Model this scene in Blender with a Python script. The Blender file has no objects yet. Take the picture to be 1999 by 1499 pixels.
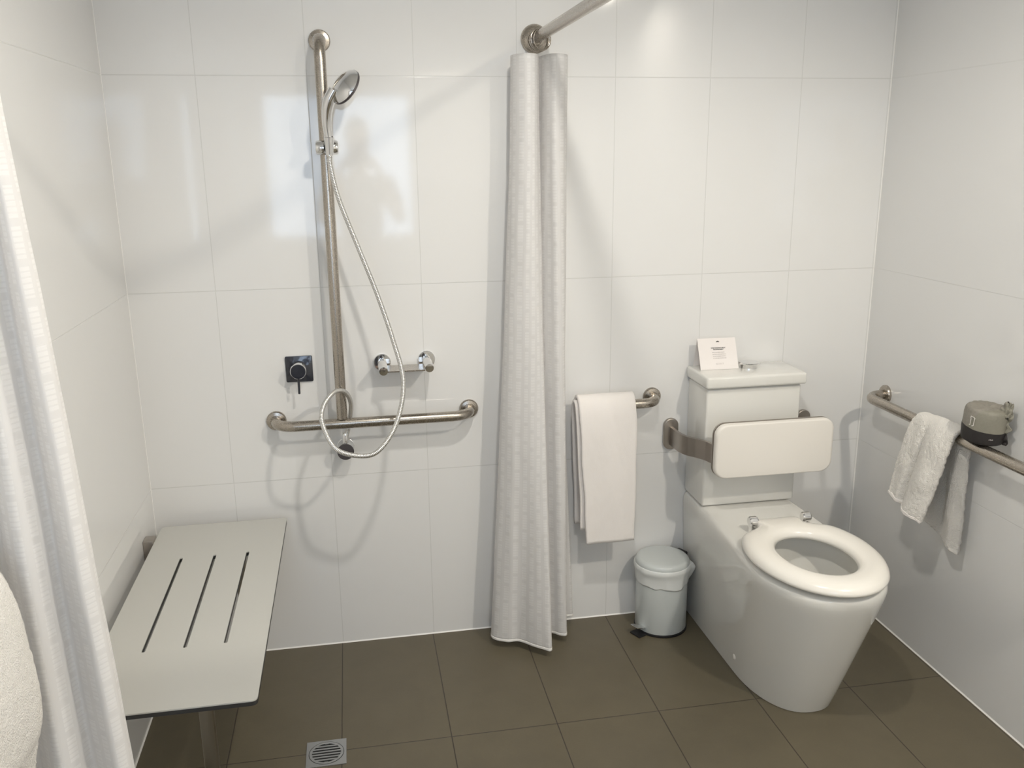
import bpy, bmesh, math, random
from mathutils import Vector, Matrix, Quaternion, noise
random.seed(7)
S = bpy.context.scene
COL = S.collection
PI = math.pi
V = Vector

# ------------------------------------------------------------------ camera
XL, XR, YF, ZC = -0.2431, 2.1055, -3.35, 2.42
H3, TH = 0.5854, 0.5969
rx, ry, rz = -0.2548, 0.0105, -0.1783
Rm = Matrix.Rotation(rz, 3, 'Z') @ Matrix.Rotation(rx, 3, 'X') @ Matrix.Rotation(ry, 3, 'Y')
right, fwd, up = Rm.col[0], Rm.col[1], Rm.col[2]
cd = bpy.data.cameras.new('camera'); cam = bpy.data.objects.new('camera', cd); COL.objects.link(cam)
M = Matrix((( right.x, up.x, -fwd.x, 0.3951), (right.y, up.y, -fwd.y, -2.6718), (right.z, up.z, -fwd.z, 1.5597), (0, 0, 0, 1)))
cam.matrix_world = M
cd.sensor_width = 36; cd.lens = 36 * 1720.15 / 1999; cd.clip_start = 0.02
S.camera = cam
S.view_settings.view_transform = 'Standard'; S.view_settings.look = 'None'
S.view_settings.gamma = 1; S.view_settings.use_curve_mapping = False
S.view_settings.exposure = 0.01

# ------------------------------------------------------------------ world and lights
w = bpy.data.worlds.new('world'); S.world = w; w.use_nodes = True
w.node_tree.nodes['Background'].inputs[0].default_value = (0.75, 0.83, 1.0, 1)
w.node_tree.nodes['Background'].inputs[1].default_value = 0.3
def spot(loc, power, col, size=172, r=0.045, blend=0.5):
    l = bpy.data.lights.new('downlight_lamp', 'SPOT'); l.energy = power; l.color = col
    l.spot_size = math.radians(size); l.spot_blend = blend; l.shadow_soft_size = r
    o = bpy.data.objects.new('downlight_lamp', l); COL.objects.link(o); o.location = loc
    return o
L1, L2 = (1.80, -2.20, 2.395), (0.80, -1.40, 2.395)
spot(L1, 84, (1.0, 0.925, 0.80))
spot(L2, 50, (1.0, 0.955, 0.87))
# ------------------------------------------------------------------ helpers
def T(o, label, cat, group=None):
    o['label'] = label; o['category'] = cat
    if group: o['group'] = group
    return o
def thing(name, loc, label, cat, group=None):
    o = bpy.data.objects.new(name, None); COL.objects.link(o); o.location = loc
    o.empty_display_size = 0.05
    return T(o, label, cat, group)
def finish(name, bm, mat, parent=None, smooth=35, solid=0, sub=0, recalc=True):
    if recalc: bmesh.ops.recalc_face_normals(bm, faces=bm.faces)
    me = bpy.data.meshes.new(name); bm.to_mesh(me); bm.free()
    if isinstance(mat, (list, tuple)):
        for m in mat: me.materials.append(m)
    else: me.materials.append(mat)
    if smooth:
        for p in me.polygons: p.use_smooth = True
        if smooth < 180: me.set_sharp_from_angle(angle=math.radians(smooth))
    o = bpy.data.objects.new(name, me); COL.objects.link(o)
    if parent is not None:
        o.parent = parent
        o.matrix_parent_inverse = Matrix.Translation(-base(parent)) if parent.parent is None else Matrix()
    if solid:
        md = o.modifiers.new('solid', 'SOLIDIFY'); md.thickness = solid; md.offset = 0
    if sub:
        md = o.modifiers.new('sub', 'SUBSURF'); md.levels = sub; md.render_levels = sub
    return o
def base(p):
    v = V(p.location)
    while p.parent: p = p.parent; v = v + V(p.location)
    return v
def box(bm, c, s, bev=0.0, seg=2, rot=None):
    r = bmesh.ops.create_cube(bm, size=1)
    vs = r['verts']
    for v in vs: v.co = V((v.co.x * s[0], v.co.y * s[1], v.co.z * s[2]))
    if bev > 0:
        es = list({e for v in vs for e in v.link_edges})
        rr = bmesh.ops.bevel(bm, geom=es, offset=bev, segments=seg, profile=0.5, affect='EDGES', clamp_overlap=True)
        vs = list({v for f in rr['faces'] for v in f.verts} | {v for v in vs if v.is_valid})
    for v in vs:
        if rot is not None: v.co = rot @ v.co
        v.co += V(c)
    return vs
def catmull(pts, n=8, closed=False):
    P = [V(p) for p in pts]; out = []
    m = len(P)
    for i in range(m if closed else m - 1):
        if closed: a, b, c, d = P[(i - 1) % m], P[i], P[(i + 1) % m], P[(i + 2) % m]
        else: a, b, c, d = P[max(i - 1, 0)], P[i], P[i + 1], P[min(i + 2, m - 1)]
        for k in range(n):
            t = k / n
            out.append(0.5 * ((2 * b) + (c - a) * t + (2 * a - 5 * b + 4 * c - d) * t * t + (3 * b - a - 3 * c + d) * t ** 3))
    if not closed: out.append(P[-1])
    return out
def tube(bm, path, r, n=20, cap=True, closed=False):
    """sweep a circle (radius r, or one radius per point) along a path; writes a uv layer (around, length)"""
    uvl = bm.loops.layers.uv.verify()
    P = [V(p) for p in path]; m = len(P)
    rad = r if isinstance(r, (list, tuple)) else [r] * m
    tan = []
    for i in range(m):
        a = P[(i - 1) % m] if (closed or i > 0) else P[0]
        b = P[(i + 1) % m] if (closed or i < m - 1) else P[-1]
        tan.append((b - a).normalized())
    ref = V((0, 0, 1)) if abs(tan[0].z) < 0.9 else V((1, 0, 0))
    nrm = tan[0].cross(ref).normalized()
    rings, ln = [], [0]
    for i in range(m):
        if i > 0:
            ln.append(ln[-1] + (P[i] - P[i - 1]).length)
            q = tan[i - 1].rotation_difference(tan[i]); nrm = (q @ nrm)
            nrm = (nrm - tan[i] * nrm.dot(tan[i])).normalized()
        bn = tan[i].cross(nrm)
        rings.append([bm.verts.new(P[i] + rad[i] * (math.cos(2 * PI * k / n) * nrm + math.sin(2 * PI * k / n) * bn)) for k in range(n)])
    for i in range(m if closed else m - 1):
        j = (i + 1) % m
        for k in range(n):
            f = bm.faces.new((rings[i][k], rings[i][(k + 1) % n], rings[j][(k + 1) % n], rings[j][k]))
            uv = [(k / n, ln[i]), ((k + 1) / n, ln[i]), ((k + 1) / n, ln[j] if j else ln[i] + .001), (k / n, ln[j] if j else ln[i] + .001)]
            for lp, u in zip(f.loops, uv): lp[uvl].uv = u
    if cap and not closed:
        bm.faces.new(list(reversed(rings[0]))); bm.faces.new(rings[-1])
def bend(pts, r=0.045, n=8):
    """polyline with its inner corners rounded"""
    P = [V(p) for p in pts]; out = [P[0]]
    for i in range(1, len(P) - 1):
        a = (P[i - 1] - P[i]); b = (P[i + 1] - P[i]); rr = min(r, a.length * .95, b.length * .95)
        p0 = P[i] + a.normalized() * rr; p2 = P[i] + b.normalized() * rr
        for k in range(n + 1):
            t = k / n
            # circular-like blend
            q = (1 - t) ** 2 * p0 + 2 * t * (1 - t) * (P[i] * 1.0) + t * t * p2
            q = q + ((P[i] - (p0 + p2) * .5) * (-0.08 * 4 * t * (1 - t)))
            out.append(q)
    out.append(P[-1]); return out
def lathe(bm, prof, origin, axis=(0, 0, 1), n=40, ang0=0, capa=True, capb=True):
    ax = V(axis).normalized(); q = V((0, 0, 1)).rotation_difference(ax); O = V(origin); rings = []
    for r, h in prof:
        if r < 1e-6: rings.append([bm.verts.new(O + q @ V((0, 0, h)))])
        else: rings.append([bm.verts.new(O + q @ V((r * math.cos(2 * PI * k / n + ang0), r * math.sin(2 * PI * k / n + ang0), h))) for k in range(n)])
    for a, b in zip(rings[:-1], rings[1:]):
        for k in range(n):
            k2 = (k + 1) % n
            if len(a) == 1 and len(b) == 1: continue
            if len(a) == 1: bm.faces.new((a[0], b[k2], b[k]))
            elif len(b) == 1: bm.faces.new((a[k], a[k2], b[0]))
            else: bm.faces.new((a[k], a[k2], b[k2], b[k]))
    if capa and len(rings[0]) > 1: bm.faces.new(list(reversed(rings[0])))
    if capb and len(rings[-1]) > 1: bm.faces.new(rings[-1])
def grid(bm, nu, nv, fn, uvfn=None):
    uvl = bm.loops.layers.uv.verify()
    vs = [[bm.verts.new(fn(i / nu, j / nv)) for i in range(nu + 1)] for j in range(nv + 1)]
    for j in range(nv):
        for i in range(nu):
            f = bm.faces.new((vs[j][i], vs[j][i + 1], vs[j + 1][i + 1], vs[j + 1][i]))
            if uvfn:
                for lp, (a, b) in zip(f.loops, ((i, j), (i + 1, j), (i + 1, j + 1), (i, j + 1))): lp[uvl].uv = uvfn(a / nu, b / nv)
    return vs
def roundrect(w_, h_, r, n=8):
    out = []
    for cx, cy, a0 in ((w_ / 2 - r, h_ / 2 - r, 0), (-w_ / 2 + r, h_ / 2 - r, PI / 2), (-w_ / 2 + r, -h_ / 2 + r, PI), (w_ / 2 - r, -h_ / 2 + r, 1.5 * PI)):
        for k in range(n + 1):
            a = a0 + PI / 2 * k / n; out.append((cx + r * math.cos(a), cy + r * math.sin(a)))
    return out
def slab(bm, outline, to3, t, bev=0.003, seg=3):
    """closed outline extruded between depth 0 and t with softened rims; to3(u, v, d) gives a point"""
    cx = sum(p[0] for p in outline) / len(outline); cy = sum(p[1] for p in outline) / len(outline)
    layers = []
    for k in range(seg + 1):
        a = PI / 2 * k / seg; layers.append((bev * (1 - math.sin(a)), bev * (1 - math.cos(a))))
    layers += [(i, t - d) for i, d in reversed(layers)]
    def inset(p, i):
        d = math.hypot(p[0] - cx, p[1] - cy); s = max(0.0, (d - i) / d); return (cx + (p[0] - cx) * s, cy + (p[1] - cy) * s)
    rings = []
    for i, d in layers:
        rings.append([bm.verts.new(to3(*inset(p, i), d)) for p in outline])
    n = len(outline)
    for a, b in zip(rings[:-1], rings[1:]):
        for k in range(n): bm.faces.new((a[k], a[(k + 1) % n], b[(k + 1) % n], b[k]))
    bm.faces.new(list(reversed(rings[0]))); bm.faces.new(rings[-1])

# ------------------------------------------------------------------ materials
def mat(name, col, rough=0.5, metal=0.0, coat=0.0, spec=0.5, trans=0.0, emit=None, es=0.0):
    m = bpy.data.materials.new(name); m.use_nodes = True; b = m.node_tree.nodes['Principled BSDF']
    b.inputs['Base Color'].default_value = (*col, 1); b.inputs['Roughness'].default_value = rough
    b.inputs['Metallic'].default_value = metal; b.inputs['Coat Weight'].default_value = coat
    b.inputs['Specular IOR Level'].default_value = spec; b.inputs['Transmission Weight'].default_value = trans
    if emit: b.inputs['Emission Color'].default_value = (*emit, 1); b.inputs['Emission Strength'].default_value = es
    return m
class NT:
    def __init__(s, m): s.t = m.node_tree; s.b = s.t.nodes.get('Principled BSDF')
    def n(s, typ, **k):
        o = s.t.nodes.new(typ)
        for a, b in k.items(): setattr(o, a, b)
        return o
    def l(s, a, b): s.t.links.new(a, b)
    def m(s, op, a, b=None, c=None):
        o = s.n('ShaderNodeMath', operation=op)
        for i, x in enumerate((a, b, c)):
            if x is None: continue
            if isinstance(x, (int, float)): o.inputs[i].default_value = x
            else: s.l(x, o.inputs[i])
        return o.outputs[0]
    def mix(s, f, a, b):
        o = s.n('ShaderNodeMix', data_type='RGBA')
        if isinstance(f, (int, float)): o.inputs[0].default_value = f
        else: s.l(f, o.inputs[0])
        for i, x in ((6, a), (7, b)):
            if isinstance(x, tuple): o.inputs[i].default_value = (*x, 1)
            else: s.l(x, o.inputs[i])
        return o.outputs[2]
    def bump(s, h, strength, dist):
        o = s.n('ShaderNodeBump'); o.inputs['Strength'].default_value = strength; o.inputs['Distance'].default_value = dist
        s.l(h, o.inputs['Height']); s.l(o.outputs[0], s.b.inputs['Normal'])
    def pos(s):
        g = s.n('ShaderNodeNewGeometry'); x = s.n('ShaderNodeSeparateXYZ'); s.l(g.outputs['Position'], x.inputs[0])
        return g.outputs['Position'], x.outputs
def gline(t, x, off, period, half, soft):
    """1 on a joint, 0 elsewhere, joints every period from off"""
    f = t.m('SUBTRACT', x, off); f = t.m('DIVIDE', f, period); f = t.m('ADD', f, 0.5); f = t.m('FRACT', f)
    f = t.m('SUBTRACT', f, 0.5); f = t.m('ABSOLUTE', f); f = t.m('MULTIPLY', f, period)
    o = t.n('ShaderNodeMapRange', interpolation_type='SMOOTHSTEP'); t.l(f, o.inputs[0])
    o.inputs[1].default_value = half; o.inputs[2].default_value = half + soft; o.inputs[3].default_value = 1; o.inputs[4].default_value = 0
    return o.outputs[0]
def tile_mat(name, axis, off, period, col=(0.80, 0.797, 0.788), vert=1.0):
    m = mat(name, col, 0.06); t = NT(m); p, xyz = t.pos()
    hz = gline(t, xyz[2], H3, TH, 0.0007, 0.0012)
    vt = gline(t, xyz[axis], off, period, 0.0005, 0.0010)
    vt = t.m('MULTIPLY', vt, vert)
    g = t.m('MAXIMUM', hz, vt)
    t.l(t.mix(t.m('MULTIPLY', g, 0.8 if vert else 0.45), col, (0.62, 0.62, 0.60)), t.b.inputs['Base Color'])
    rr = t.m('MULTIPLY_ADD', g, 0.30, 0.065); t.l(rr, t.b.inputs['Roughness'])
    t.b.inputs['Coat Weight'].default_value = 0.0; t.b.inputs['Specular IOR Level'].default_value = 0.5
    n = t.n('ShaderNodeTexNoise'); n.inputs['Scale'].default_value = 3.5; n.inputs['Detail'].default_value = 1.0; t.l(p, n.inputs['Vector'])
    h = t.m('MULTIPLY_ADD', g, -0.0002, t.m('MULTIPLY', n.outputs[0], 0.00012))
    t.bump(h, 1.0, 1.0)
    return m
M_WB = tile_mat('white_wall_tile', 0, 0.0, 0.3)
M_WS = tile_mat('white_side_tile', 1, -0.3, 0.3, vert=0.0)
def floor_mat():
    m = mat('taupe_floor_tile', (0.15, 0.128, 0.10), 0.42); t = NT(m); p, xyz = t.pos()
    gx = gline(t, xyz[0], -0.0034, 0.3, 0.0007, 0.0014); gy = gline(t, xyz[1], -0.5563, 0.597, 0.0007, 0.0014)
    g = t.m('MAXIMUM', gx, gy)
    n = t.n('ShaderNodeTexNoise'); n.inputs['Scale'].default_value = 9; n.inputs['Detail'].default_value = 8; n.inputs['Roughness'].default_value = 0.65; t.l(p, n.inputs['Vector'])
    n2 = t.n('ShaderNodeTexNoise'); n2.inputs['Scale'].default_value = 260; n2.inputs['Detail'].default_value = 3; t.l(p, n2.inputs['Vector'])
    c = t.mix(n.outputs[0], (0.110, 0.094, 0.060), (0.160, 0.137, 0.090))
    f2 = t.m('MULTIPLY', n2.outputs[0], 0.35)
    c = t.mix(f2, c, (0.10, 0.085, 0.058))
    t.l(t.mix(g, c, (0.045, 0.036, 0.027)), t.b.inputs['Base Color'])
    h = t.m('MULTIPLY_ADD', g, -0.0008, t.m('MULTIPLY', n2.outputs[0], 0.0003)); t.bump(h, 0.6, 1.0)
    return m
M_FL = floor_mat()
M_PAINT = mat('white_ceiling_paint', (0.82, 0.81, 0.78), 0.8)
M_SIL = mat('white_silicone', (0.88, 0.87, 0.84), 0.4)
def brushed(name, col, rough, bump=0.03):
    m = mat(name, col, rough, 1.0); t = NT(m); p, xyz = t.pos()
    n = t.n('ShaderNodeTexNoise'); n.inputs['Scale'].default_value = 420; n.inputs['Detail'].default_value = 3; t.l(p, n.inputs['Vector'])
    r = t.m('MULTIPLY_ADD', n.outputs[0], 0.06, rough - 0.03); t.l(r, t.b.inputs['Roughness'])
    t.bump(n.outputs[0], bump, 0.00004)
    return m
M_STEEL = brushed('brushed_stainless', (0.45, 0.41, 0.36), 0.27)
M_STEEL_D = brushed('dark_brushed_steel', (0.42, 0.385, 0.35), 0.34)
M_LEG = mat('satin_seat_leg', (0.30, 0.27, 0.22), 0.30, 1.0)
M_CHROME = mat('polished_chrome', (0.78, 0.78, 0.78), 0.07, 1.0)
M_BLACKCH = mat('black_gloss_metal', (0.018, 0.021, 0.032), 0.16, 0.0, coat=0.6)
M_GREYCAP = mat('dark_grey_cap', (0.13, 0.12, 0.125), 0.35, 0.7)
M_CER = mat('white_ceramic', (0.79, 0.78, 0.74), 0.05, coat=0.4)
M_SEAT = mat('white_seat_plastic', (0.88, 0.85, 0.79), 0.22, coat=0.3)
M_PAD = mat('white_vinyl_pad', (0.82, 0.785, 0.73), 0.38)
M_LAM = mat('grey_compact_laminate', (0.56, 0.555, 0.52), 0.36)
M_LAMC = mat('dark_laminate_core', (0.035, 0.035, 0.035), 0.5)
M_BIN = mat('pale_painted_metal', (0.62, 0.655, 0.65), 0.28, coat=0.3)
M_BLK = mat('black_plastic', (0.012, 0.012, 0.014), 0.45)
M_BAG = mat('white_bin_liner', (0.78, 0.80, 0.79), 0.35)
M_CARD = mat('white_card', (0.86, 0.815, 0.79), 0.7)
M_INK = mat('black_ink', (0.03, 0.028, 0.028), 0.7)
M_INKG = mat('grey_ink', (0.42, 0.39, 0.38), 0.7)
M_INKW = mat('white_ink', (0.75, 0.72, 0.68), 0.7)
M_WATER = mat('toilet_water', (0.85, 0.88, 0.86), 0.02, trans=0.9)
M_DARK = mat('drain_dark', (0.01, 0.01, 0.01), 0.7)
M_GRATE = brushed('grate_metal', (0.50, 0.51, 0.52), 0.42)
M_FROST = mat('frosted_daylight_glass', (0.8, 0.85, 0.9), 0.3, emit=(0.60, 0.77, 1.0), es=4.9)
M_LED = mat('lamp_diffuser', (0.9, 0.9, 0.88), 0.3, emit=(1, 0.94, 0.86), es=8)
def terry(name, col, scale=380, strength=1.0, dist=0.0045):
    m = mat(name, col, 0.95, spec=0.1); t = NT(m); p, xyz = t.pos()
    n = t.n('ShaderNodeTexNoise'); n.inputs['Scale'].default_value = scale; n.inputs['Detail'].default_value = 4; t.l(p, n.inputs['Vector'])
    n2 = t.n('ShaderNodeTexNoise'); n2.inputs['Scale'].default_value = 60; n2.inputs['Detail'].default_value = 3; t.l(p, n2.inputs['Vector'])
    h = t.m('MULTIPLY_ADD', n2.outputs[0], 0.8, n.outputs[0]); t.bump(h, strength, dist)
    t.b.inputs['Sheen Weight'].default_value = 0.4
    return m
M_TERRY = terry('white_terry', (0.88, 0.85, 0.80))
M_TERRYW = terry('white_flat_weave', (0.86, 0.82, 0.79), 700, 0.5, 0.001)
def curtain_mat():
    m = mat('sheer_white_curtain', (0.80, 0.79, 0.77), 0.55, spec=0.3); t = NT(m)
    uv = t.n('ShaderNodeUVMap'); sp = t.n('ShaderNodeSeparateXYZ'); t.l(uv.outputs[0], sp.inputs[0])
    cu_ = t.m('DIVIDE', sp.outputs[0], 0.047); ci = t.m('FLOOR', cu_); cf = t.m('FRACT', cu_)
    cv_ = t.m('ADD', t.m('DIVIDE', sp.outputs[1], 0.058), t.m('MULTIPLY', ci, 0.37)); vf_ = t.m('FRACT', cv_)
    block = t.m('MULTIPLY', t.m('LESS_THAN', cf, 0.56), t.m('LESS_THAN', vf_, 0.80))
    st = gline(t, sp.outputs[1], 0.0, 0.0085, 0.0008, 0.0010)
    dense = t.m('MULTIPLY', block, t.m('SUBTRACT', 1.0, t.m('MULTIPLY', st, 0.75)))
    t.l(t.mix(dense, (0.925, 0.915, 0.91), (0.98, 0.972, 0.965)), t.b.inputs['Base Color'])
    t.bump(dense, 0.35, 0.0008)
    out = [n for n in t.t.nodes if n.type == 'OUTPUT_MATERIAL'][0]
    tl = t.n('ShaderNodeBsdfTranslucent'); tl.inputs[0].default_value = (0.97, 0.96, 0.95, 1)
    mx = t.n('ShaderNodeMixShader'); mx.inputs[0].default_value = 0.48; t.l(t.b.outputs[0], mx.inputs[1]); t.l(tl.outputs[0], mx.inputs[2])
    tr = t.n('ShaderNodeBsdfTransparent'); mx2 = t.n('ShaderNodeMixShader')
    op = t.m('MULTIPLY_ADD', dense, -0.05, 0.06); t.l(op, mx2.inputs[0]); t.l(mx.outputs[0], mx2.inputs[1]); t.l(tr.outputs[0], mx2.inputs[2])
    t.l(mx2.outputs[0], out.inputs[0])
    return m
M_CURT = curtain_mat()
M_HEM = mat('white_hem_tape', (0.88, 0.86, 0.83), 0.6)
def hose_mat():
    m = mat('ribbed_metal_hose', (0.72, 0.71, 0.69), 0.24, 0.85); t = NT(m)
    uv = t.n('ShaderNodeUVMap'); sp = t.n('ShaderNodeSeparateXYZ'); t.l(uv.outputs[0], sp.inputs[0])
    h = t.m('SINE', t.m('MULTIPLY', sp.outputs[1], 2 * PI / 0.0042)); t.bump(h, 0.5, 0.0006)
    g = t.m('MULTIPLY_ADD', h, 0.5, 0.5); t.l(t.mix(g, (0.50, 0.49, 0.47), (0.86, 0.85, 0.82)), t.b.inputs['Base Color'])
    return m
M_HOSE = hose_mat()
def wrap_mat():
    m = mat('grey_and_black_wrapper', (0.25, 0.24, 0.21), 0.6); t = NT(m)
    tc = t.n('ShaderNodeTexCoord'); sp = t.n('ShaderNodeSeparateXYZ'); t.l(tc.outputs['Object'], sp.inputs[0])
    n = t.n('ShaderNodeTexNoise'); n.inputs['Scale'].default_value = 160; n.inputs['Detail'].default_value = 4; t.l(tc.outputs['Object'], n.inputs['Vector'])
    grey = t.mix(n.outputs[0], (0.21, 0.195, 0.165), (0.30, 0.28, 0.245))
    # paler flap edge running down from the tuft
    dg = t.m('MULTIPLY_ADD', sp.outputs[2], 0.55, sp.outputs[1]); pale = t.m('LESS_THAN', dg, 0.022)
    grey = t.mix(t.m('MULTIPLY', pale, 0.55), grey, (0.23, 0.225, 0.175))
    blk = t.m('LESS_THAN', sp.outputs[2], t.m('MULTIPLY_ADD', sp.outputs[1], 0.10, 0.043))
    t.l(t.mix(blk, grey, (0.022, 0.019, 0.019)), t.b.inputs['Base Color'])
    t.bump(n.outputs[0], 0.4, 0.002)
    return m
M_WRAP = wrap_mat()

# ------------------------------------------------------------------ room shell
def struct(name, bm, m, smooth=0, parent=None):
    o = finish(name, bm, m, parent=parent, smooth=smooth)
    if parent is None: o['kind'] = 'structure'
    return o
def sbox(name, lo, hi, m):
    bm = bmesh.new(); c = [(a + b) / 2 for a, b in zip(lo, hi)]; s = [b - a for a, b in zip(lo, hi)]
    box(bm, c, s); return struct(name, bm, m)
sbox('floor', (XL - .1, YF - .1, -.1), (XR + .1, .1, 0), M_FL)
sbox('wall_back', (XL - .1, 0, 0), (XR + .1, .1, ZC), M_WB)
sbox('wall_left', (XL - .1, YF, 0), (XL, 0, ZC), M_WS)
sbox('wall_right', (XR, YF, 0), (XR + .1, 0, ZC), M_WS)
sbox('ceiling', (XL - .1, YF - .1, ZC), (XR + .1, .1, ZC + .1), M_PAINT)
# wall behind the camera with a frosted window
WX0, WX1, WZ0, WZ1 = -0.13, 0.84, 1.02, 1.96
bm = bmesh.new()
for lo, hi in (((XL, YF - .1, 0), (WX0, YF, ZC)), ((WX1, YF - .1, 0), (XR, YF, ZC)), ((WX0, YF - .1, 0), (WX1, YF, WZ0)), ((WX0, YF - .1, WZ1), (WX1, YF, ZC))):
    box(bm, [(a + b) / 2 for a, b in zip(lo, hi)], [b - a for a, b in zip(lo, hi)])
struct('wall_front', bm, M_PAINT)
wf = bpy.data.objects.new('window_1', None); COL.objects.link(wf); wf.location = ((WX0 + WX1) / 2, YF - .04, WZ0); wf['kind'] = 'structure'
bm = bmesh.new()
for c, s in ((((WX0 + WX1) / 2, YF - .04, WZ0 + .015), (WX1 - WX0, .05, .03)), (((WX0 + WX1) / 2, YF - .04, WZ1 - .015), (WX1 - WX0, .05, .03)),
             ((WX0 + .015, YF - .04, (WZ0 + WZ1) / 2), (.03, .05, WZ1 - WZ0 - .06)), ((WX1 - .015, YF - .04, (WZ0 + WZ1) / 2), (.03, .05, WZ1 - WZ0 - .06))):
    box(bm, c, s)
finish('window_frame', bm, M_SIL, wf, 0)
bm = bmesh.new(); box(bm, ((WX0 + WX1) / 2, YF - .045, (WZ0 + WZ1) / 2), (WX1 - WX0 - .06, .008, WZ1 - WZ0 - .06)); finish('window_pane', bm, M_FROST, wf, 0)
# silicone beads along the floor and in the corners
def bead(name, a, b, n1, n2, r=0.0035):
    bm = bmesh.new(); a, b, n1, n2 = V(a), V(b), V(n1), V(n2)
    pr = [(0, 0), (r, 0), (r * .45, r * .45), (0, r)]
    ra = [bm.verts.new(a + n1 * p[0] + n2 * p[1]) for p in pr]; rb = [bm.verts.new(b + n1 * p[0] + n2 * p[1]) for p in pr]
    for k in range(4): bm.faces.new((ra[k], ra[(k + 1) % 4], rb[(k + 1) % 4], rb[k]))
    bm.faces.new(ra); bm.faces.new(list(reversed(rb)))
    struct(name, bm, M_SIL)
bead('trim_1', (XL, 0, 0), (XR, 0, 0), (0, -1, 0), (0, 0, 1))
bead('trim_2', (XL, YF, 0), (XL, 0, 0), (1, 0, 0), (0, 0, 1))
bead('trim_3', (XR, YF, 0), (XR, 0, 0), (-1, 0, 0), (0, 0, 1))
bead('trim_4', (XL, 0, 0), (XL, 0, ZC), (1, 0, 0), (0, -1, 0), 0.0012)
bead('trim_5', (XR, 0, 0), (XR, 0, ZC), (-1, 0, 0), (0, -1, 0), 0.0018)

# downlights in the ceiling (out of the photo's frame)
for (x, y, z), lab in ((L1, 'round recessed downlight in the ceiling nearer the right wall'), (L2, 'round recessed downlight in the ceiling over the shower side')):
    t = thing('downlight', (x, y, ZC), lab, 'ceiling light', 'recessed downlights')
    bm = bmesh.new(); lathe(bm, [(0.046, -0.001), (0.062, -0.001), (0.064, -0.006), (0.060, -0.010), (0.046, -0.010), (0.046, -0.001)], (x, y, ZC), (0, 0, 1), 32, capa=False, capb=False); finish('trim_ring', bm, M_SIL, t)
    bm = bmesh.new(); lathe(bm, [(0.0, -0.001), (0.045, -0.001), (0.045, -0.004), (0, -0.004)], (x, y, ZC), (0, 0, 1), 32); finish('diffuser', bm, M_LED, t)

# ------------------------------------------------------------------ rails
def flange(parent, c, ax, r=0.030, t=0.010, m=M_STEEL, name='wall_flange'):
    bm = bmesh.new(); lathe(bm, [(r, 0.0), (r, t * .6), (r - .003, t), (r * .62, t + .002), (r * .62, t + .003)], c, ax, 36); return finish(name, bm, m, parent)
RR = 0.0158
# T shaped shower grab rail
t = thing('shower_grab_rail', (0.341, 0, 0.78), 'stainless T-shaped shower grab rail, tall vertical bar joined to a horizontal bar', 'grab rail')
bm = bmesh.new()
tube(bm, bend([(0.341, -.004, 1.871), (0.341, -.075, 1.871), (0.342, -.075, 0.795)], .05), RR, 24); finish('vertical_bar', bm, M_STEEL, t)
bm = bmesh.new()
tube(bm, bend([(0.143, -.004, .779), (0.143, -.078, .779), (0.736, -.078, .781), (0.736, -.004, .781)], .06), RR, 24); finish('horizontal_bar', bm, M_STEEL, t)
for c in ((0.341, 0, 1.871), (0.143, 0, .779), (0.736, 0, .781)): flange(t, c, (0, -1, 0))
# slider on the vertical bar with the hand shower cradle
bm = bmesh.new()
lathe(bm, [(0.0175, -.019), (0.022, -.016), (0.024, 0), (0.022, .016), (0.0175, .019)], (0.3415, -.075, 1.583), (0, 0, 1), 28)
lathe(bm, [(0.0, -.026), (0.0165, -.026), (0.019, -.022), (0.019, -.004), (0.010, 0)], (0.3415, -.098, 1.583), (1, 0, 0), 28)
lathe(bm, [(0.010, 0), (0.019, .002), (0.019, .016), (0.0165, .020), (0, .020)], (0.356, -.094, 1.583), (1, 0, 0), 28)
sl = finish('slider', bm, M_CHROME, t); sl['label'] = 'chrome slider clamped on the vertical bar'
bm = bmesh.new()
lathe(bm, [(0.0095, -.028), (0.0125, .018), (0.0145, .018), (0.0105, -.028)], (0.353, -.118, 1.592), (0.02, -.05, 1), 24, capa=False, capb=False); finish('cradle', bm, M_CHROME, sl)

# grab rail left of the toilet
t = thing('grab_rail', (1.19, 0, .785), 'short stainless grab rail between the shower curtain and the toilet, towel over it', 'grab rail')
bm = bmesh.new(); tube(bm, bend([(1.125, -.004, .785), (1.125, -.080, .785), (1.343, -.080, .785), (1.343, -.004, .785)], .055), RR, 24); finish('bar', bm, M_STEEL, t)
for x, r_ in ((1.125, .0195), (1.343, .030)): flange(t, (x, 0, .785), (0, -1, 0), r_)
# grab rail on the right wall
t = thing('grab_rail', (XR, -.6, .783), 'long stainless grab rail along the right wall beside the toilet', 'grab rail')
xr = XR - .080
bm = bmesh.new(); tube(bm, bend([(XR - .004, -.135, .783), (xr, -.150, .783), (xr, -1.15, .783), (XR - .004, -1.15, .783)], .045), RR, 24); finish('bar', bm, M_STEEL, t)
for y in (-.135, -1.15): flange(t, (XR, y, .783), (-1, 0, 0))

# curtain rod: from the back wall towards the camera, then across to the left wall
RZ = 1.883; RX = 0.953; RY = -1.28
t = thing('curtain_rod', (RX, 0, RZ), 'brushed steel L-shaped shower curtain rod running from the back wall', 'curtain rod')
bm = bmesh.new(); tube(bm, bend([(RX, -.004, RZ), (RX, RY, RZ), (XL + .004, RY, RZ)], .12, 12), 0.0155, 24); finish('rod', bm, M_STEEL, t)
for c, ax in (((RX, 0, RZ), (0, -1, 0)), ((XL, RY, RZ), (1, 0, 0))):
    bm = bmesh.new(); lathe(bm, [(0.041, 0), (0.041, .005), (0.038, .012), (0.030, .019), (0.020, .023), (0.0185, .030), (0.0158, .030)], c, ax, 40); finish('wall_flange', bm, M_STEEL, t)
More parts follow.
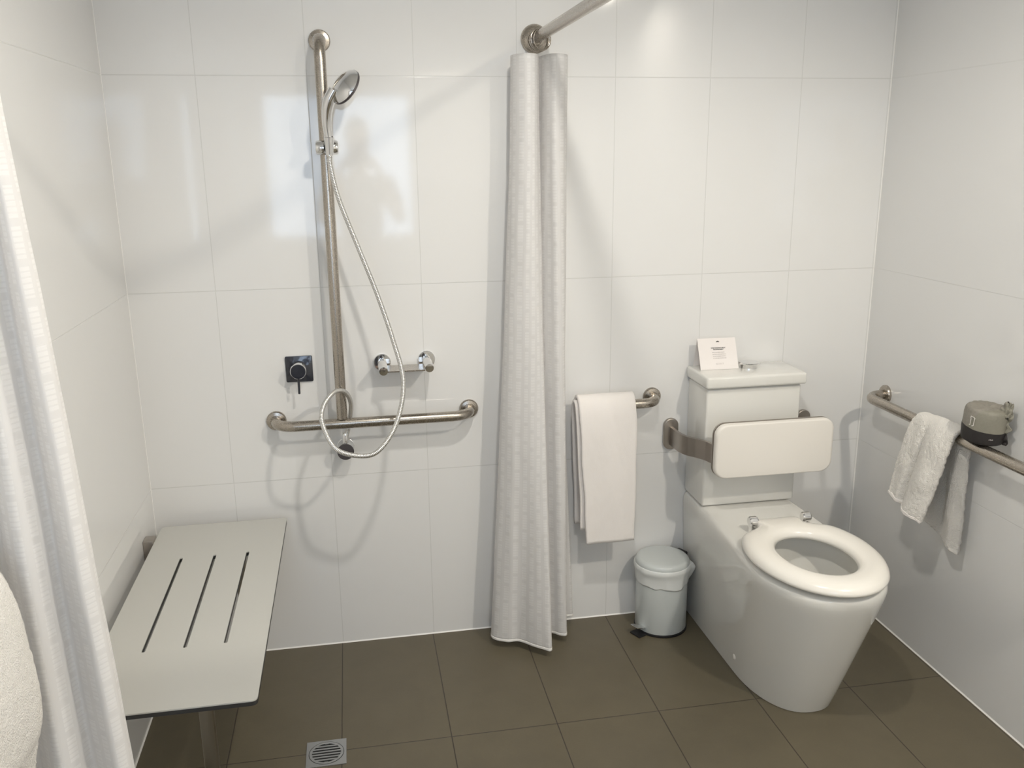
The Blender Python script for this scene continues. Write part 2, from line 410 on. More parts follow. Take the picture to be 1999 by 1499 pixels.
# rings
def ring_mesh():
    bm = bmesh.new()
    pts = [(0.0285 * math.cos(2 * PI * k / 32), 0, -0.0115 + 0.0285 * math.sin(2 * PI * k / 32)) for k in range(32)]
    tube(bm, pts, 0.0017, 8, closed=True)
    return bm
proto = finish('curtain_ring', ring_mesh(), M_STEEL)
def hook(o, loc, rz_, ry_, lab, grp):
    o.location = loc; o.rotation_euler = (0.06 * math.sin(rz_ * 9), ry_, rz_); T(o, lab, 'curtain ring', grp)
first = True
for k in range(9):
    o = proto if first else proto.copy()
    if not first: COL.objects.link(o)
    first = False
    hook(o, (RX + .0010, -.037 - .0078 * k, RZ), -.5 + .11 * k, (-.22, .1, -.05, .25, -.3, .16, 0, .32, -.12)[k],
         'thin steel ring in the bunch on the curtain rod beside the back wall flange', 'curtain rings on the rod by the back wall')
for k in range(8):
    o = proto.copy(); COL.objects.link(o)
    hook(o, (-.205 + .019 * k, RY, RZ), PI / 2 + .12 * math.sin(k * 2.1), 0, 'thin steel ring holding the left curtain on the cross part of the rod', 'curtain rings on the rod by the left wall')

# ------------------------------------------------------------------ curtains
def curtain(name, top, bot, ztop, hemfn, ntop, label, wob=0.004, ease=1.3, seed=0):
    nc = 8
    A = catmull([(x, y, 0) for x, y in top], nc); B = catmull([(x, y, 0) for x, y in bot], nc); n = len(A) - 1
    ln = [0]
    for i in range(n): ln.append(ln[-1] + max((B[i + 1] - B[i]).length, (A[i + 1] - A[i]).length) * 1.5)
    rows = 130
    def f(u, v):
        i = min(int(round(u * n)), n); s = 1 - v      # v 1 at top
        e = s ** ease if s > 0 else 0
        p = A[i].lerp(B[i], e)
        zb = hemfn(u, B[i]); z = ztop + (zb - ztop) * s
        d = noise.noise(V((ln[i] * 9 + seed, z * 2.2, seed))) * wob + noise.noise(V((ln[i] * 30, z * 7, seed + 5))) * wob * .35
        d *= min(1, s * 6 + .2)
        return V((p.x + d, p.y + d * .9, z))
    bm = bmesh.new(); grid(bm, n, rows, f, lambda u, v: (ln[min(int(round(u * n)), n)], v * (ztop - .03)))
    o = finish(name, bm, M_CURT, smooth=180, solid=0.0012)
    T(o, label, 'shower curtain')
    # hem and top band as parts
    for pn, v0, v1 in (('bottom_hem', 0.0, 0.005),):
        bm = bmesh.new(); grid(bm, n, 3, lambda u, v, a=v0, b=v1: f(u, a + (b - a) * v) + V((0, 0, -.001)), None)
        h = finish(pn, bm, M_HEM, smooth=180, solid=0.0024)
        h.parent = o
    return o
topc = [(.888, -.040), (.869, -.075), (.874, -.118), (.898, -.150), (.926, -.140), (.944, -.098), (.950, -.060), (.955, -.072), (.962, -.118), (.978, -.150), (1.004, -.142), (1.026, -.108), (1.020, -.075), (1.004, -.050), (.990, -.040)]
botc = [(.800, -.035), (.779, -.110), (.822, -.150), (.862, -.158), (.905, -.196), (.948, -.232), (.956, -.205), (.935, -.130), (.972, -.122), (1.008, -.150), (1.026, -.142), (1.020, -.085), (1.045, -.055), (1.068, -.052), (1.062, -.020)]
curtain('shower_curtain', topc, botc, 1.829, lambda u, p: 0.030 + .012 * (u > .8), 0, 'white patterned shower curtain gathered against the back wall in the middle', seed=3)
sh = lambda L: [(x, -1.28 + (y + 1.28) * .45) for x, y in L]
topl = sh([(XL + .014, -1.27), (-.216, -1.30), (-.200, -1.27), (-.186, -1.25), (-.170, -1.29), (-.152, -1.31), (-.138, -1.27), (-.124, -1.25), (-.112, -1.29), (-.100, -1.31), (-.092, -1.28), (-.088, -1.25)])
botl = sh([(XL + .014, -1.24), (-.214, -1.33), (-.186, -1.30), (-.170, -1.22), (-.146, -1.28), (-.112, -1.35), (-.090, -1.30), (-.078, -1.23), (-.052, -1.27), (-.022, -1.325), (-.004, -1.30), (-.002, -1.24)])
curtain('shower_curtain', topl, botl, 1.829, lambda u, p: 0.045, 0, 'white patterned shower curtain gathered at the left edge of the photo', wob=.003, ease=.85, seed=11)

# ------------------------------------------------------------------ shower fittings
# hand shower
t = thing('hand_shower', (0.352, -.118, 1.60), 'chrome hand shower resting in its cradle, spray head tilted to the right', 'hand shower')
bm = bmesh.new()
hp = catmull([(.352, -.117, 1.562), (.353, -.118, 1.60), (.350, -.122, 1.64), (.352, -.128, 1.675), (.360, -.134, 1.705), (.376, -.139, 1.732)], 8)
hr = [0.0095 + 0.0075 * min(1, max(0, (i / len(hp) - .15) * 1.6)) for i in range(len(hp))]
tube(bm, hp, hr, 20); finish('handle', bm, M_CHROME, t)
hn = V((.72, .46, -.50)).normalized(); hc = V((.403, -.138, 1.742))
bm = bmesh.new(); lathe(bm, [(0, -.021), (.019, -.020), (.036, -.013), (.047, -.004), (.0505, .002)], hc, hn, 44); hd = finish('spray_head', bm, M_CHROME, t)
bm = bmesh.new(); lathe(bm, [(0.0508, .002), (0.0512, .0075), (.049, .0100), (0, .0115)], hc, hn, 40); fp = finish('faceplate', bm, M_GREYCAP, hd)
q = V((0, 0, 1)).rotation_difference(hn)
for rr_, nn in ((.012, 6), (.024, 12), (.037, 18)):
    for k in range(nn):
        a = 2 * PI * k / nn; bm = bmesh.new()
        lathe(bm, [(.0021, 0), (.0017, .004), (0, .0044)], hc + q @ V((rr_ * math.cos(a), rr_ * math.sin(a), .0112)), hn, 8); finish('nozzle', bm, M_GREYCAP, hd)
bm = bmesh.new(); lathe(bm, [(.0105, -.0016), (.0108, 0), (.0105, .0016)], (.353, -.118, 1.612), (0, 0, 1), 24); finish('washer', bm, M_BLK, t)
# hose
hose = [(.3525, -.117, 1.560), (.353, -.116, 1.53), (.371, -.12, 1.4424), (.4155, -.14, 1.3137), (.461, -.16, 1.183), (.4986, -.19, 1.0546), (.5215, -.23, .9400), (.4985, -.27, .8372),
        (.4501, -.30, .769), (.400, -.30, .748), (.325, -.28, .7665), (.2895, -.23, .8275), (.2935, -.19, .8680), (.3245, -.14, .895), (.3550, -.11, .8858), (.3700, -.080, .842), (.3620, -.052, .775), (.349, -.045, .722), (.347, -.045, .712)]
t = thing('shower_hose', (0.347, -.045, .712), 'silvery ribbed shower hose hanging in a long loop over the grab rail', 'hose')
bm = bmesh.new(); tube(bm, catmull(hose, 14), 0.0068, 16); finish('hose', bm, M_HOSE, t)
bm = bmesh.new(); lathe(bm, [(.0072, 0), (.0098, .003), (.0098, .030), (.0072, .036)], (.347, -.045, .704), (0.02, 0, 1), 20); finish('nut', bm, M_CHROME, t)
# wall outlet
t = thing('wall_outlet', (0.346, 0, .684), 'round dark-capped hose outlet on the wall under the T-shaped rail', 'hose outlet')
bm = bmesh.new(); lathe(bm, [(.026, 0), (.026, .004), (.022, .006), (.0255, .010), (.0265, .060), (.0255, .0615)], (.346, 0, .684), (0, -1, 0), 36); finish('body', bm, M_CHROME, t)
bm = bmesh.new(); lathe(bm, [(.0256, .0612), (.0252, .0645), (0, .0650)], (.346, 0, .684), (0, -1, 0), 36); c = finish('cap', bm, M_GREYCAP, t); c['label'] = 'dark grey round cap'
bm = bmesh.new(); lathe(bm, [(.011, .020), (.011, .033), (.0085, .0345)], (.347, -.045, .676), (0, 0, 1), 24); finish('inlet', bm, M_CHROME, t)
# mixer
t = thing('shower_mixer', (.222, 0, .938), 'black square shower mixer plate with a round knob and thin lever', 'mixer tap')
bm = bmesh.new(); slab(bm, roundrect(.080, .080, .004, 4), lambda u, v, d: V((.222 + u, -d, .938 + v)), .006, .0012, 2); finish('plate', bm, M_BLACKCH, t)
bm = bmesh.new(); lathe(bm, [(.0225, .0055), (.0225, .020), (.0215, .021), (.0215, .023), (.0232, .024), (.0235, .052), (.0222, .0545)], (.221, 0, .941), (0, -1, 0), 40); b = finish('collar', bm, M_CHROME, t); b['label'] = 'chrome rimmed collar'
bm = bmesh.new(); lathe(bm, [(.0222, .0544), (.0212, .0562), (0, .0568)], (.221, 0, .941), (0, -1, 0), 40); kn = finish('knob', bm, M_BLACKCH, t)
bm = bmesh.new(); tube(bm, [(.2205, -.048, .922), (.2203, -.050, .900), (.2200, -.052, .8735), (.2200, -.052, .8725)], [.0036, .0036, .0036, .0028], 12); finish('lever', bm, M_BLACKCH, kn)
# soap shelf on two pegs
t = thing('soap_shelf', (.539, 0, .945), 'small chrome soap shelf held between two round wall pegs', 'soap shelf')
for x, z in ((.471, .9455), (.6075, .9485)):
    bm = bmesh.new(); lathe(bm, [(.0265, 0), (.0265, .006), (.025, .008), (.012, .0085)], (x, 0, z), (0, -1, 0), 36); finish('wall_rose', bm, M_CHROME, t)
    bm = bmesh.new(); lathe(bm, [(.0135, .008), (.0135, .092), (.0125, .0935), (.0125, .096), (.0132, .0965), (.0128, .106), (0, .1065)], (x, 0, z), (0, -1, -.045), 28); finish('peg', bm, M_CHROME, t)
bm = bmesh.new(); box(bm, (.539, -.061, .9365), (.112, .078, .0045), .0008, 1); finish('shelf_plate', bm, M_STEEL, t)

# ------------------------------------------------------------------ folding shower seat
SZ = 0.480
t = thing('folding_bench', (-.03, -.53, SZ), 'grey slotted folding shower seat fixed to the left wall', 'shower seat')
sx0, sx1, sy0, sy1 = -.213, .155, -1.012, -.052
ol = [(x + (sx0 + sx1) / 2, y + (sy0 + sy1) / 2) for x, y in roundrect(sx1 - sx0, sy1 - sy0, .012, 6)]
def seat_layer(name, z0, z1, m):
    bm = bmesh.new()
    slots = [[(xc + px_, yc + py_) for px_, py_ in roundrect(.0085, .492, .004, 4)] for xc, yc in ((-.1165, -.530), (-.027, -.5275), (.062, -.5245))]
    loops = []
    for z in (z0, z1):
        lv = [[bm.verts.new((x, y, z)) for x, y in L] for L in [ol] + slots]
        for L in lv:
            for k in range(len(L)): bm.edges.new((L[k], L[(k + 1) % len(L)]))
        es = [e for e in bm.edges if all(abs(v.co.z - z) < 1e-7 for v in e.verts)]
        bmesh.ops.triangle_fill(bm, edges=es, use_beauty=True, use_dissolve=False)
        loops.append(lv)
    for a, b in zip(*loops):
        n = len(a)
        for k in range(n): bm.faces.new((a[k], a[(k + 1) % n], b[(k + 1) % n], b[k]))
    # drop any fill that closed the slots
    bad = []
    for f in bm.faces:
        if abs(f.normal.z) > .9 or len(f.verts) == 3:
            c_ = f.calc_center_median()
            for xc, yc in ((-.1165, -.530), (-.027, -.5275), (.062, -.5245)):
                if abs(c_.x - xc) < .0040 and abs(c_.y - yc) < .243 and abs(c_.z - (z0 + z1) / 2) > (z1 - z0) * .4: bad.append(f)
    bmesh.ops.delete(bm, geom=list(set(bad)), context='FACES_ONLY')
    return finish(name, bm, m, t, 20)
seat_layer('seat_panel', SZ - .003, SZ, M_LAM)
c = seat_layer('seat_core', SZ - .0125, SZ - .0032, M_LAMC); c['label'] = 'dark core edge under the grey top'
for yy in (-.15, -.90):
    bm = bmesh.new(); box(bm, (-.048, yy, SZ - .0255), (.31, .030, .024), .003, 2); finish('cross_bar', bm, M_STEEL_D, t)
    bm = bmesh.new(); box(bm, (XL + .015, yy, .446), (.030, .044, .086), .004, 2); finish('hinge_bracket', bm, M_STEEL_D, t)
for yy in (-.20, -.885):
    bm = bmesh.new(); box(bm, (.028, yy, .2225), (.030, .022, .437), .003, 2); finish('leg', bm, M_LEG, t)

# ------------------------------------------------------------------ floor drain
t = thing('floor_drain', (.256, -.562, 0), 'square metal floor drain with a round slotted grate', 'floor drain')
dc = V((.256, -.562, 0)); R_ = .044
bm = bmesh.new()
nseg = 48
sq = []
for k in range(nseg):
    a = 2 * PI * k / nseg; c_, s_ = math.cos(a), math.sin(a); m_ = max(abs(c_), abs(s_)); sq.append((.053 * c_ / m_, .053 * s_ / m_))
o1 = [bm.verts.new(dc + V((x, y, .0005))) for x, y in sq]; o2 = [bm.verts.new(dc + V((x, y, .0025))) for x, y in sq]
i2 = [bm.verts.new(dc + V((.0470 * math.cos(2 * PI * k / nseg), .0470 * math.sin(2 * PI * k / nseg), .0025))) for k in range(nseg)]
i1 = [bm.verts.new(dc + V((.0470 * math.cos(2 * PI * k / nseg), .0470 * math.sin(2 * PI * k / nseg), .0005))) for k in range(nseg)]
for a_, b_ in ((o1, o2), (o2, i2), (i2, i1)):
    for k in range(nseg): bm.faces.new((a_[k], a_[(k + 1) % nseg], b_[(k + 1) % nseg], b_[k]))
finish('frame', bm, M_GRATE, t)
bm = bmesh.new(); lathe(bm, [(0, .0002), (.0468, .0002), (.0468, .0008), (0, .0008)], dc, (0, 0, 1), 40); finish('sump', bm, M_DARK, t)
# grate: disc with seven slots, built as strips
bm = bmesh.new()
def strip(y0, y1, x0, x1):
    box(bm, (dc.x + (x0 + x1) / 2, dc.y + (y0 + y1) / 2, .0020), (x1 - x0, y1 - y0, .0016))
RO, RI = .0455, .0385
for k in range(nseg):
    a, b = 2 * PI * k / nseg, 2 * PI * (k + 1) / nseg
    vs = [bm.verts.new(dc + V((r * math.cos(q_), r * math.sin(q_), z))) for z in (.0012, .0029) for r, q_ in ((RI, a), (RO, a), (RO, b), (RI, b))]
    for f in ((0, 1, 2, 3), (4, 7, 6, 5), (1, 5, 6, 2), (0, 3, 7, 4)): bm.faces.new([vs[i] for i in f])
pitch = .0112
for k in range(8):
    yb = (k - 3.5) * pitch; h_ = math.sqrt(max(0, (RI + .001) ** 2 - yb * yb)); strip(yb - .0028, yb + .0028, -h_, h_)
bmesh.ops.remove_doubles(bm, verts=bm.verts, dist=1e-6)
finish('grate', bm, M_GRATE, t, 20)

# ------------------------------------------------------------------ towels
def drape(bm, x0, x1, prof, nx, ny, jit, seed, skew=0.0):
    P = catmull([(0, y, z) for y, z in prof], 10); n = len(P) - 1
    ln = [0]
    for i in range(n): ln.append(ln[-1] + (P[i + 1] - P[i]).length)
    def f(u, v):
        s = v * ln[-1]; i = max(j for j in range(n) if ln[j] <= s + 1e-9); tt = (s - ln[i]) / (ln[i + 1] - ln[i]); p = P[i].lerp(P[i + 1], min(tt, 1))
        x = x0 + (x1 - x0) * u
        d = noise.noise(V((x * 16 + seed, p.z * 5, p.y * 10 + seed))) * jit + noise.noise(V((x * 60, p.z * 40, seed))) * jit * .25
        x += noise.noise(V((p.z * 9, seed, u * 2))) * jit * 1.2 + skew * (0.82 - p.z) * (1 - u)
        return V((x, p.y + d * (1 if p.y > -.08 else -1), p.z + (noise.noise(V((x * 18, seed, 2))) * .006 if v < .02 or v > .98 else 0)))
    grid(bm, nx, ny, f)
t = thing('towel', (1.16, -.08, .80), 'flat white towel folded over the short rail left of the toilet', 'towel')
bm = bmesh.new(); drape(bm, 1.066, 1.252, [(-.020, .40), (-.026, .60), (-.034, .74), (-.052, .800), (-.080, .822), (-.108, .802), (-.121, .74), (-.126, .60), (-.128, .338)], 28, 90, .004, 2, .055)
finish('outer_fold', bm, M_TERRYW, t, 180, solid=.011)
bm = bmesh.new(); drape(bm, 1.058, 1.240, [(-.036, .375), (-.040, .60), (-.048, .74), (-.060, .792), (-.080, .8075), (-.097, .795), (-.1065, .74), (-.110, .60), (-.112, .385)], 24, 70, .002, 8, .045)
finish('inner_fold', bm, M_TERRYW, t, 180, solid=.008)
# small towel draped on the right rail
t = thing('hand_towel', (xr, -.52, .80), 'fluffy white hand towel slung crookedly over the right wall rail', 'towel')
def rt(bm, rows, nx=110, ny=210, seed=0, amp=.005, folds=None):
    """rows: list of (u0y, u1y, x, z0, z1) stations from hem to hem; y runs along the rail"""
    ya = catmull([(r[0], r[1], 0) for r in rows], 10); xa = catmull([(r[2], r[3], r[4]) for r in rows], 10); n = len(ya) - 1
    def f(u, v):
        i = min(int(v * n), n - 1); tt = v * n - i; a = ya[i].lerp(ya[i + 1], tt); b = xa[i].lerp(xa[i + 1], tt)
        y = a.x + (a.y - a.x) * u; z = b.y + (b.z - b.y) * u
        wv = folds(u, v) if folds else 0
        d = noise.noise(V((y * 26, z * 14, seed))) * amp + noise.noise(V((y * 120, z * 120, seed))) * amp * .35 + noise.noise(V((y * 420, z * 420, seed + v * 9))) * .0008
        return V((b.x + wv + d, y + d * .5, z + d * .4))
    grid(bm, nx, ny, f)
# front part hangs room-side, drawn together at the rail
rows = [(-.395, -.560, xr - .050, .548, .520), (-.400, -.575, xr - .046, .600, .575), (-.415, -.598, xr - .040, .680, .665), (-.428, -.612, xr - .032, .755, .750), (-.440, -.618, xr - .021, .800, .800),
        (-.452, -.622, xr, .812, .812), (-.458, -.622, xr + .020, .800, .800), (-.462, -.618, xr + .027, .750, .745), (-.455, -.614, xr + .034, .650, .640), (-.445, -.612, xr + .042, .540, .520), (-.440, -.606, xr + .046, .475, .432)]
def ff(u, v):
    if v < .5:
        k = max(0, min(1, (.42 - v) / .25)); return -k * (.020 * math.exp(-((u - .72) / .22) ** 2) - .014 * math.exp(-((u - .38) / .07) ** 2))
    k = max(0, min(1, (v - .58) / .3)); return -k * (.016 * math.exp(-((u - .8) / .16) ** 2) - .006 * math.exp(-((u - .5) / .08) ** 2))
bm = bmesh.new(); rt(bm, rows, seed=4, folds=ff); finish('cloth', bm, M_TERRY, t, 180, solid=.013)
bm = bmesh.new()
rt(bm, [(-.396, -.561, xr - .0505, .5480, .5200), (-.3965, -.562, xr - .0503, .556, .528)], 40, 4, 4, .005, lambda u, v: ff(u, 0)); finish('front_hem', bm, M_TERRYW, t, 180, solid=.0165)
# big towel hanging at the left edge of the frame
t = thing('bath_towel', (-.16, -1.56, .93), 'thick fluffy white towel hanging in front of the left curtain, at the photo edge', 'towel')
LT = [(-.225, .56), (-.223, .72), (-.216, .88), (-.200, .965), (-.168, .992), (-.138, .976), (-.117, .918), (-.110, .850), (-.109, .790), (-.113, .735), (-.124, .700), (-.136, .655), (-.146, .585)]
P = catmull([(x, 0, z) for x, z in LT], 8); nP = len(P) - 1
def lt(u, v):
    i = min(int(v * nP), nP - 1); p = P[i].lerp(P[i + 1], v * nP - i); y = -1.375 - .36 * u
    cx_, cz_ = -.165, .82
    e = .86 + .14 * min(1, math.sqrt(max(0, u * 9))) if u < .11 else 1.0
    d = noise.noise(V((y * 9, p.z * 7, 1))) * .007 + noise.noise(V((y * 90, p.z * 90, 3))) * .002
    return V((cx_ + (p.x - cx_) * e + (d if v > .4 else 0), y, p.z + (-.02 if 0 < 1 - e else 0) * (1 - e) + d * .3))
bm = bmesh.new(); grid(bm, 60, 120, lt); finish('cloth', bm, M_TERRY, t, 180, solid=.014)
t2 = thing('towel_rail', (XL, -1.58, .958), 'stainless rail on the left wall under the fluffy towel, outside the photo', 'towel rail')
bm = bmesh.new(); tube(bm, bend([(XL + .004, -1.40, .958), (-.166, -1.40, .958), (-.166, -1.98, .958), (XL + .004, -1.98, .958)], .04), .0125, 20); finish('bar', bm, M_STEEL, t2)
for y in (-1.40, -1.98): flange(t2, (XL, y, .958), (1, 0, 0), .024, .008)

# ------------------------------------------------------------------ toilet
CX = 1.626; ZT = .445
t = thing('toilet', (CX, 0, 0), 'white back-to-wall toilet with its cistern and open-lid seat', 'toilet')
def outline(s, inset=0.0, n=72):
    """half plan at height fraction s (0 floor, 1 rim): open curve from back left round the front to back right"""
    k = s ** .95
    wr = .139 + .022 * k - inset; wm = .136 + .051 * s ** 1.1 - inset; vf = .648 + .176 * k - inset; vm = .40 + .150 * k; b = vf - vm
    pts = []
    ns = 20
    for i in range(ns):
        tt = i / ns; e = tt * (1 - .15 * (1 - tt)); pts.append((-(wr + (wm - wr) * e), .002 + (vm - .002) * tt))
    nf = n - 2 * ns
    for i in range(nf + 1):
        a = PI * i / nf; c_, s_ = math.cos(a), math.sin(a); ex = 2 / 2.25
        pts.append((-wm * math.copysign(abs(c_) ** ex, c_), vm + b * abs(s_) ** ex))
    pts += [(-x, y) for x, y in reversed(pts[:ns])]
    return pts
bm = bmesh.new()
levels = [(0.0, .003), (.004, 0), (.1, 0), (.2, 0), (.3, 0), (.4, 0), (.5, 0), (.6, 0), (.7, 0), (.8, 0), (.87, 0), (.92, .0005), (.955, .003), (.98, .008), (.993, .014), (1.0, .022)]
rings = []
for s, ins in levels: rings.append([bm.verts.new((CX + x, -y, ZT * s)) for x, y in outline(s, ins)])
def ell(cx, cy, a, b, n, z, sq=2.0):
    out = []
    for i in range(n):
        ph = 2 * PI * i / (n - 1) if n > 1 else 0
        # start at the back (towards the wall), go left, front, right
        sx_, sy_ = -math.sin(ph), -math.cos(ph)
        e = 2 / sq
        out.append((cx + a * math.copysign(abs(sx_) ** e, sx_), cy + b * math.copysign(abs(sy_) ** e, sy_), z))
    return out
N_ = len(rings[0])
inner = [(.150, .185, ZT, .585), (.142, .177, ZT - .004, .585), (.138, .172, ZT - .016, .585), (.139, .172, ZT - .050, .585), (.134, .166, ZT - .075, .580), (.118, .148, ZT - .105, .572), (.100, .125, ZT - .145, .560), (.082, .100, ZT - .185, .540), (.062, .075, ZT - .215, .520), (.035, .045, ZT - .235, .51), (.004, .005, ZT - .24, .51)]
for a, b, z, cy in inner:
    rings.append([bm.verts.new((x, -y, z_)) for x, y, z_ in ell(CX, cy, a, b, N_, z)])
for A_, B_ in zip(rings[:-1], rings[1:]):
    for k in range(N_ - 1): bm.faces.new((A_[k], A_[k + 1], B_[k + 1], B_[k]))
bmesh.ops.remove_doubles(bm, verts=bm.verts, dist=1e-5)
# close the flat deck towards the wall
L0 = [v for v in bm.verts if abs(v.co.z - ZT) < 1e-6 and abs(v.co.y + .002 - 0) < .03]
bm.verts.ensure_lookup_table()
def near(p): return min(bm.verts, key=lambda v: (v.co - V(p)).length)
o_ = outline(1.0, .022)
vL, vR, vB = near((CX + o_[0][0], -o_[0][1], ZT)), near((CX + o_[-1][0], -o_[-1][1], ZT)), near((CX, -(.585 - .185), ZT))
bm.faces.new((vL, vB, vR))
pan_ = finish('pan', bm, M_CER, t, 40)
bm = bmesh.new(); lathe(bm, [(0, 0), (.083, 0), (.083, .0005), (0, .0005)], (CX, -.54, ZT - .186), (0, 0, 1), 36)
for v in bm.verts: v.co.y = -.54 + (v.co.y + .54) * 1.2
finish('water', bm, M_WATER, pan_)
# fixing cap low on the side
bm = bmesh.new(); lathe(bm, [(.010, 0), (.0098, .004), (.006, .0065), (0, .0068)], (CX - .1385, -.425, .062), (-1, 0, .1), 24); finish('screw_cap', bm, M_SEAT, pan_)
# cistern
CW = .326; CDp = .165
bm = bmesh.new(); box(bm, (CX + .002, -.002 - CDp / 2 + .004, (ZT + .003 + .842) / 2), (CW - .008, CDp - .008, .842 - ZT - .003), .007, 3); cis = finish('cistern', bm, M_CER, t, 40)
bm = bmesh.new(); box(bm, (CX + .002, -.003 - .174 / 2, .8640), (CW + .010, .174, .0385), .008, 3); lid = finish('cistern_lid', bm, M_CER, cis, 40)
# flush button
bm = bmesh.new(); bc = (1.642, -.078, .8833)
lathe(bm, [(.026, 0), (.026, .011), (.027, .013), (.0345, .0155), (.035, .0175), (.032, .020), (0, .0225)], bc, (0, 0, 1), 36); finish('flush_button', bm, M_CHROME, cis)
# seat ring
SCX = 1.622
def seat_outer(n=96):
    out = []
    for i in range(n):
        ph = 2 * PI * i / (n - 1); sx_, sy_ = -math.sin(ph), -math.cos(ph); x = .182 * sx_; y = .585 + .245 * sy_
        if sy_ < 0:   # behind the centre: run back into the squared hinge flap
            y = .585 + (.585 - .352) * sy_ ; 
            kx = min(1, max(0, (abs(sy_) - .60) / .28)); kx = kx * kx * (3 - 2 * kx)
            xe = math.copysign(min(abs(x), .182), x); xf = math.copysign(.070 * min(1, abs(sx_) / .22), sx_) ; x = xe * (1 - kx) + xf * kx
            if abs(sx_) < .22: y = .352
        out.append((x, y))
    return out
so = seat_outer(); nS = len(so); bm = bmesh.new(); rings = []
for ins, z in ((.012, .4565), (.003, .458), (0, .463), (.001, .468), (.005, .476), (.013, .4825), (.026, .4865), (.040, .488)):
    r_ = []
    for x, y in so:
        d = math.hypot(x, y - .585); s_ = (d - ins) / d; r_.append(bm.verts.new((SCX + x * s_, -(.585 + (y - .585) * s_), z)))
    rings.append(r_)
for a, b, z in ((.126, .162, .4875), (.112, .148, .484), (.104, .140, .478), (.100, .136, .469), (.100, .136, .463), (.104, .140, .458), (.112, .148, .4565)):
    rings.append([bm.verts.new((x, -y, z_)) for x, y, z_ in ell(SCX, .603, a, b, nS, z)])
rings.append(rings[0])
for A_, B_ in zip(rings[:-1], rings[1:]):
    for k in range(nS - 1): bm.faces.new((A_[k], A_[k + 1], B_[k + 1], B_[k]))
bmesh.ops.remove_doubles(bm, verts=bm.verts, dist=1e-5)
seat_ = finish('seat', bm, M_SEAT, t, 60)
for sx_ in (-1, 1):
    bm = bmesh.new()
    xh = SCX + .008 + sx_ * .086
    lathe(bm, [(.0125, 0), (.0125, .022), (.013, .028), (.011, .038)], (xh, -.372, ZT), (0, 0, 1), 20)
    lathe(bm, [(0, -.013), (.013, -.013), (.016, -.009), (.016, .009), (.013, .013), (0, .013)], (xh, -.372, ZT + .036), (1, 0, 0), 24)
    finish('hinge', bm, M_CHROME, seat_)
for px_, py_ in ((-.15, .60), (.15, .60), (0, .79)):
    bm = bmesh.new(); box(bm, (SCX + px_, -py_, .4508), (.022, .012, .0105), .001, 1); finish('seat_buffer', bm, M_BLK, seat_)

# backrest over the toilet
t = thing('back_support', (1.648, 0, .655), 'padded white backrest on curved steel arms over the toilet', 'backrest')
bm = bmesh.new(); bx0, bx1, bz0, bz1 = 1.4535, 1.8435, .5865, .7600
slab(bm, roundrect(bx1 - bx0, bz1 - bz0, .036, 10), lambda u, v, d: V(((bx0 + bx1) / 2 + u, -.255 - d, (bz0 + bz1) / 2 + v)), .026, .010, 5); finish('pad', bm, M_PAD, t, 60)
bm = bmesh.new(); slab(bm, roundrect(bx1 - bx0 + .0005, bz1 - bz0 + .0005, .036, 10), lambda u, v, d: V(((bx0 + bx1) / 2 + u, -.250 - d, (bz0 + bz1) / 2 + v)), .006, .001, 1); finish('back_plate', bm, M_STEEL_D, t, 40)
for sx_ in (-1, 1):
    X0 = 1.648 + sx_ * .237
    bm = bmesh.new(); slab(bm, roundrect(.050, .108, .0245, 10), lambda u, v, d: V((X0 + u, -d, .653 + v)), .014, .003, 3); finish('wall_plate', bm, M_STEEL_D, t)
    bm = bmesh.new()
    pth = catmull([(X0, -.010, 0), (X0, -.050, 0), (X0 - sx_ * .003, -.095, 0), (X0 - sx_ * .014, -.130, 0), (X0 - sx_ * .034, -.158, 0), (X0 - sx_ * .052, -.190, 0), (X0 - sx_ * .062, -.222, 0), (X0 - sx_ * .085, -.243, 0), (X0 - sx_ * .14, -.247, 0)], 8)
    hw = .031; th_ = .005; prev = None
    for i, p in enumerate(pth):
        a = pth[max(i - 1, 0)]; b = pth[min(i + 1, len(pth) - 1)]; tn = (b - a).normalized(); nr = V((-tn.y, tn.x, 0))
        zc = .648 + .003 * i / len(pth)
        ring = [bm.verts.new(V((p.x, p.y, zc)) + nr * u + V((0, 0, v))) for u, v in ((-th_, -hw), (th_, -hw), (th_, hw), (-th_, hw))]
        if prev:
            for k in range(4): bm.faces.new((prev[k], prev[(k + 1) % 4], ring[(k + 1) % 4], ring[k]))
        else: bm.faces.new(ring)
        prev = ring
    bm.faces.new(prev); bmesh.ops.bevel(bm, geom=[e for e in bm.edges if abs((e.verts[0].co - e.verts[1].co).z) < .01 and e.calc_face_angle(0) > 1.2], offset=.0012, segments=2, affect='EDGES')
    finish('arm', bm, M_STEEL_D, t, 40)

# tent card on the cistern
t = thing('tent_card', (1.553, -.04, .8835), 'small folded white information card standing on the cistern lid', 'card')
cz0, cz1 = .8838, .9800; cxa, cxb = 1.4740, 1.6020; yb, yt, yk = -.080, -.048, -.016
bm = bmesh.new()
rot_ = .03
def cp(u, side, v):
    y = yt + ((yb if side == 0 else yk) - yt) * (1 - v); x = cxa + (cxb - cxa) * u + (.004 if v < .5 else 0) * (1 - v); y += -(u - .5) * rot_ * .1
    return V((x, y, cz0 + (cz1 - cz0) * v))
for side in (0, 1):
    a, b, c_, d_ = (bm.verts.new(cp(0, side, 0)), bm.verts.new(cp(1, side, 0)), bm.verts.new(cp(1, side, 1)), bm.verts.new(cp(0, side, 1)))
    bm.faces.new((a, b, c_, d_))
bmesh.ops.remove_doubles(bm, verts=bm.verts, dist=1e-6)
finish('card_sheet', bm, M_CARD, t, 0, solid=.0007)
nrm_ = (cp(1, 0, 0) - cp(0, 0, 0)).cross(cp(0, 0, 1) - cp(0, 0, 0)).normalized()
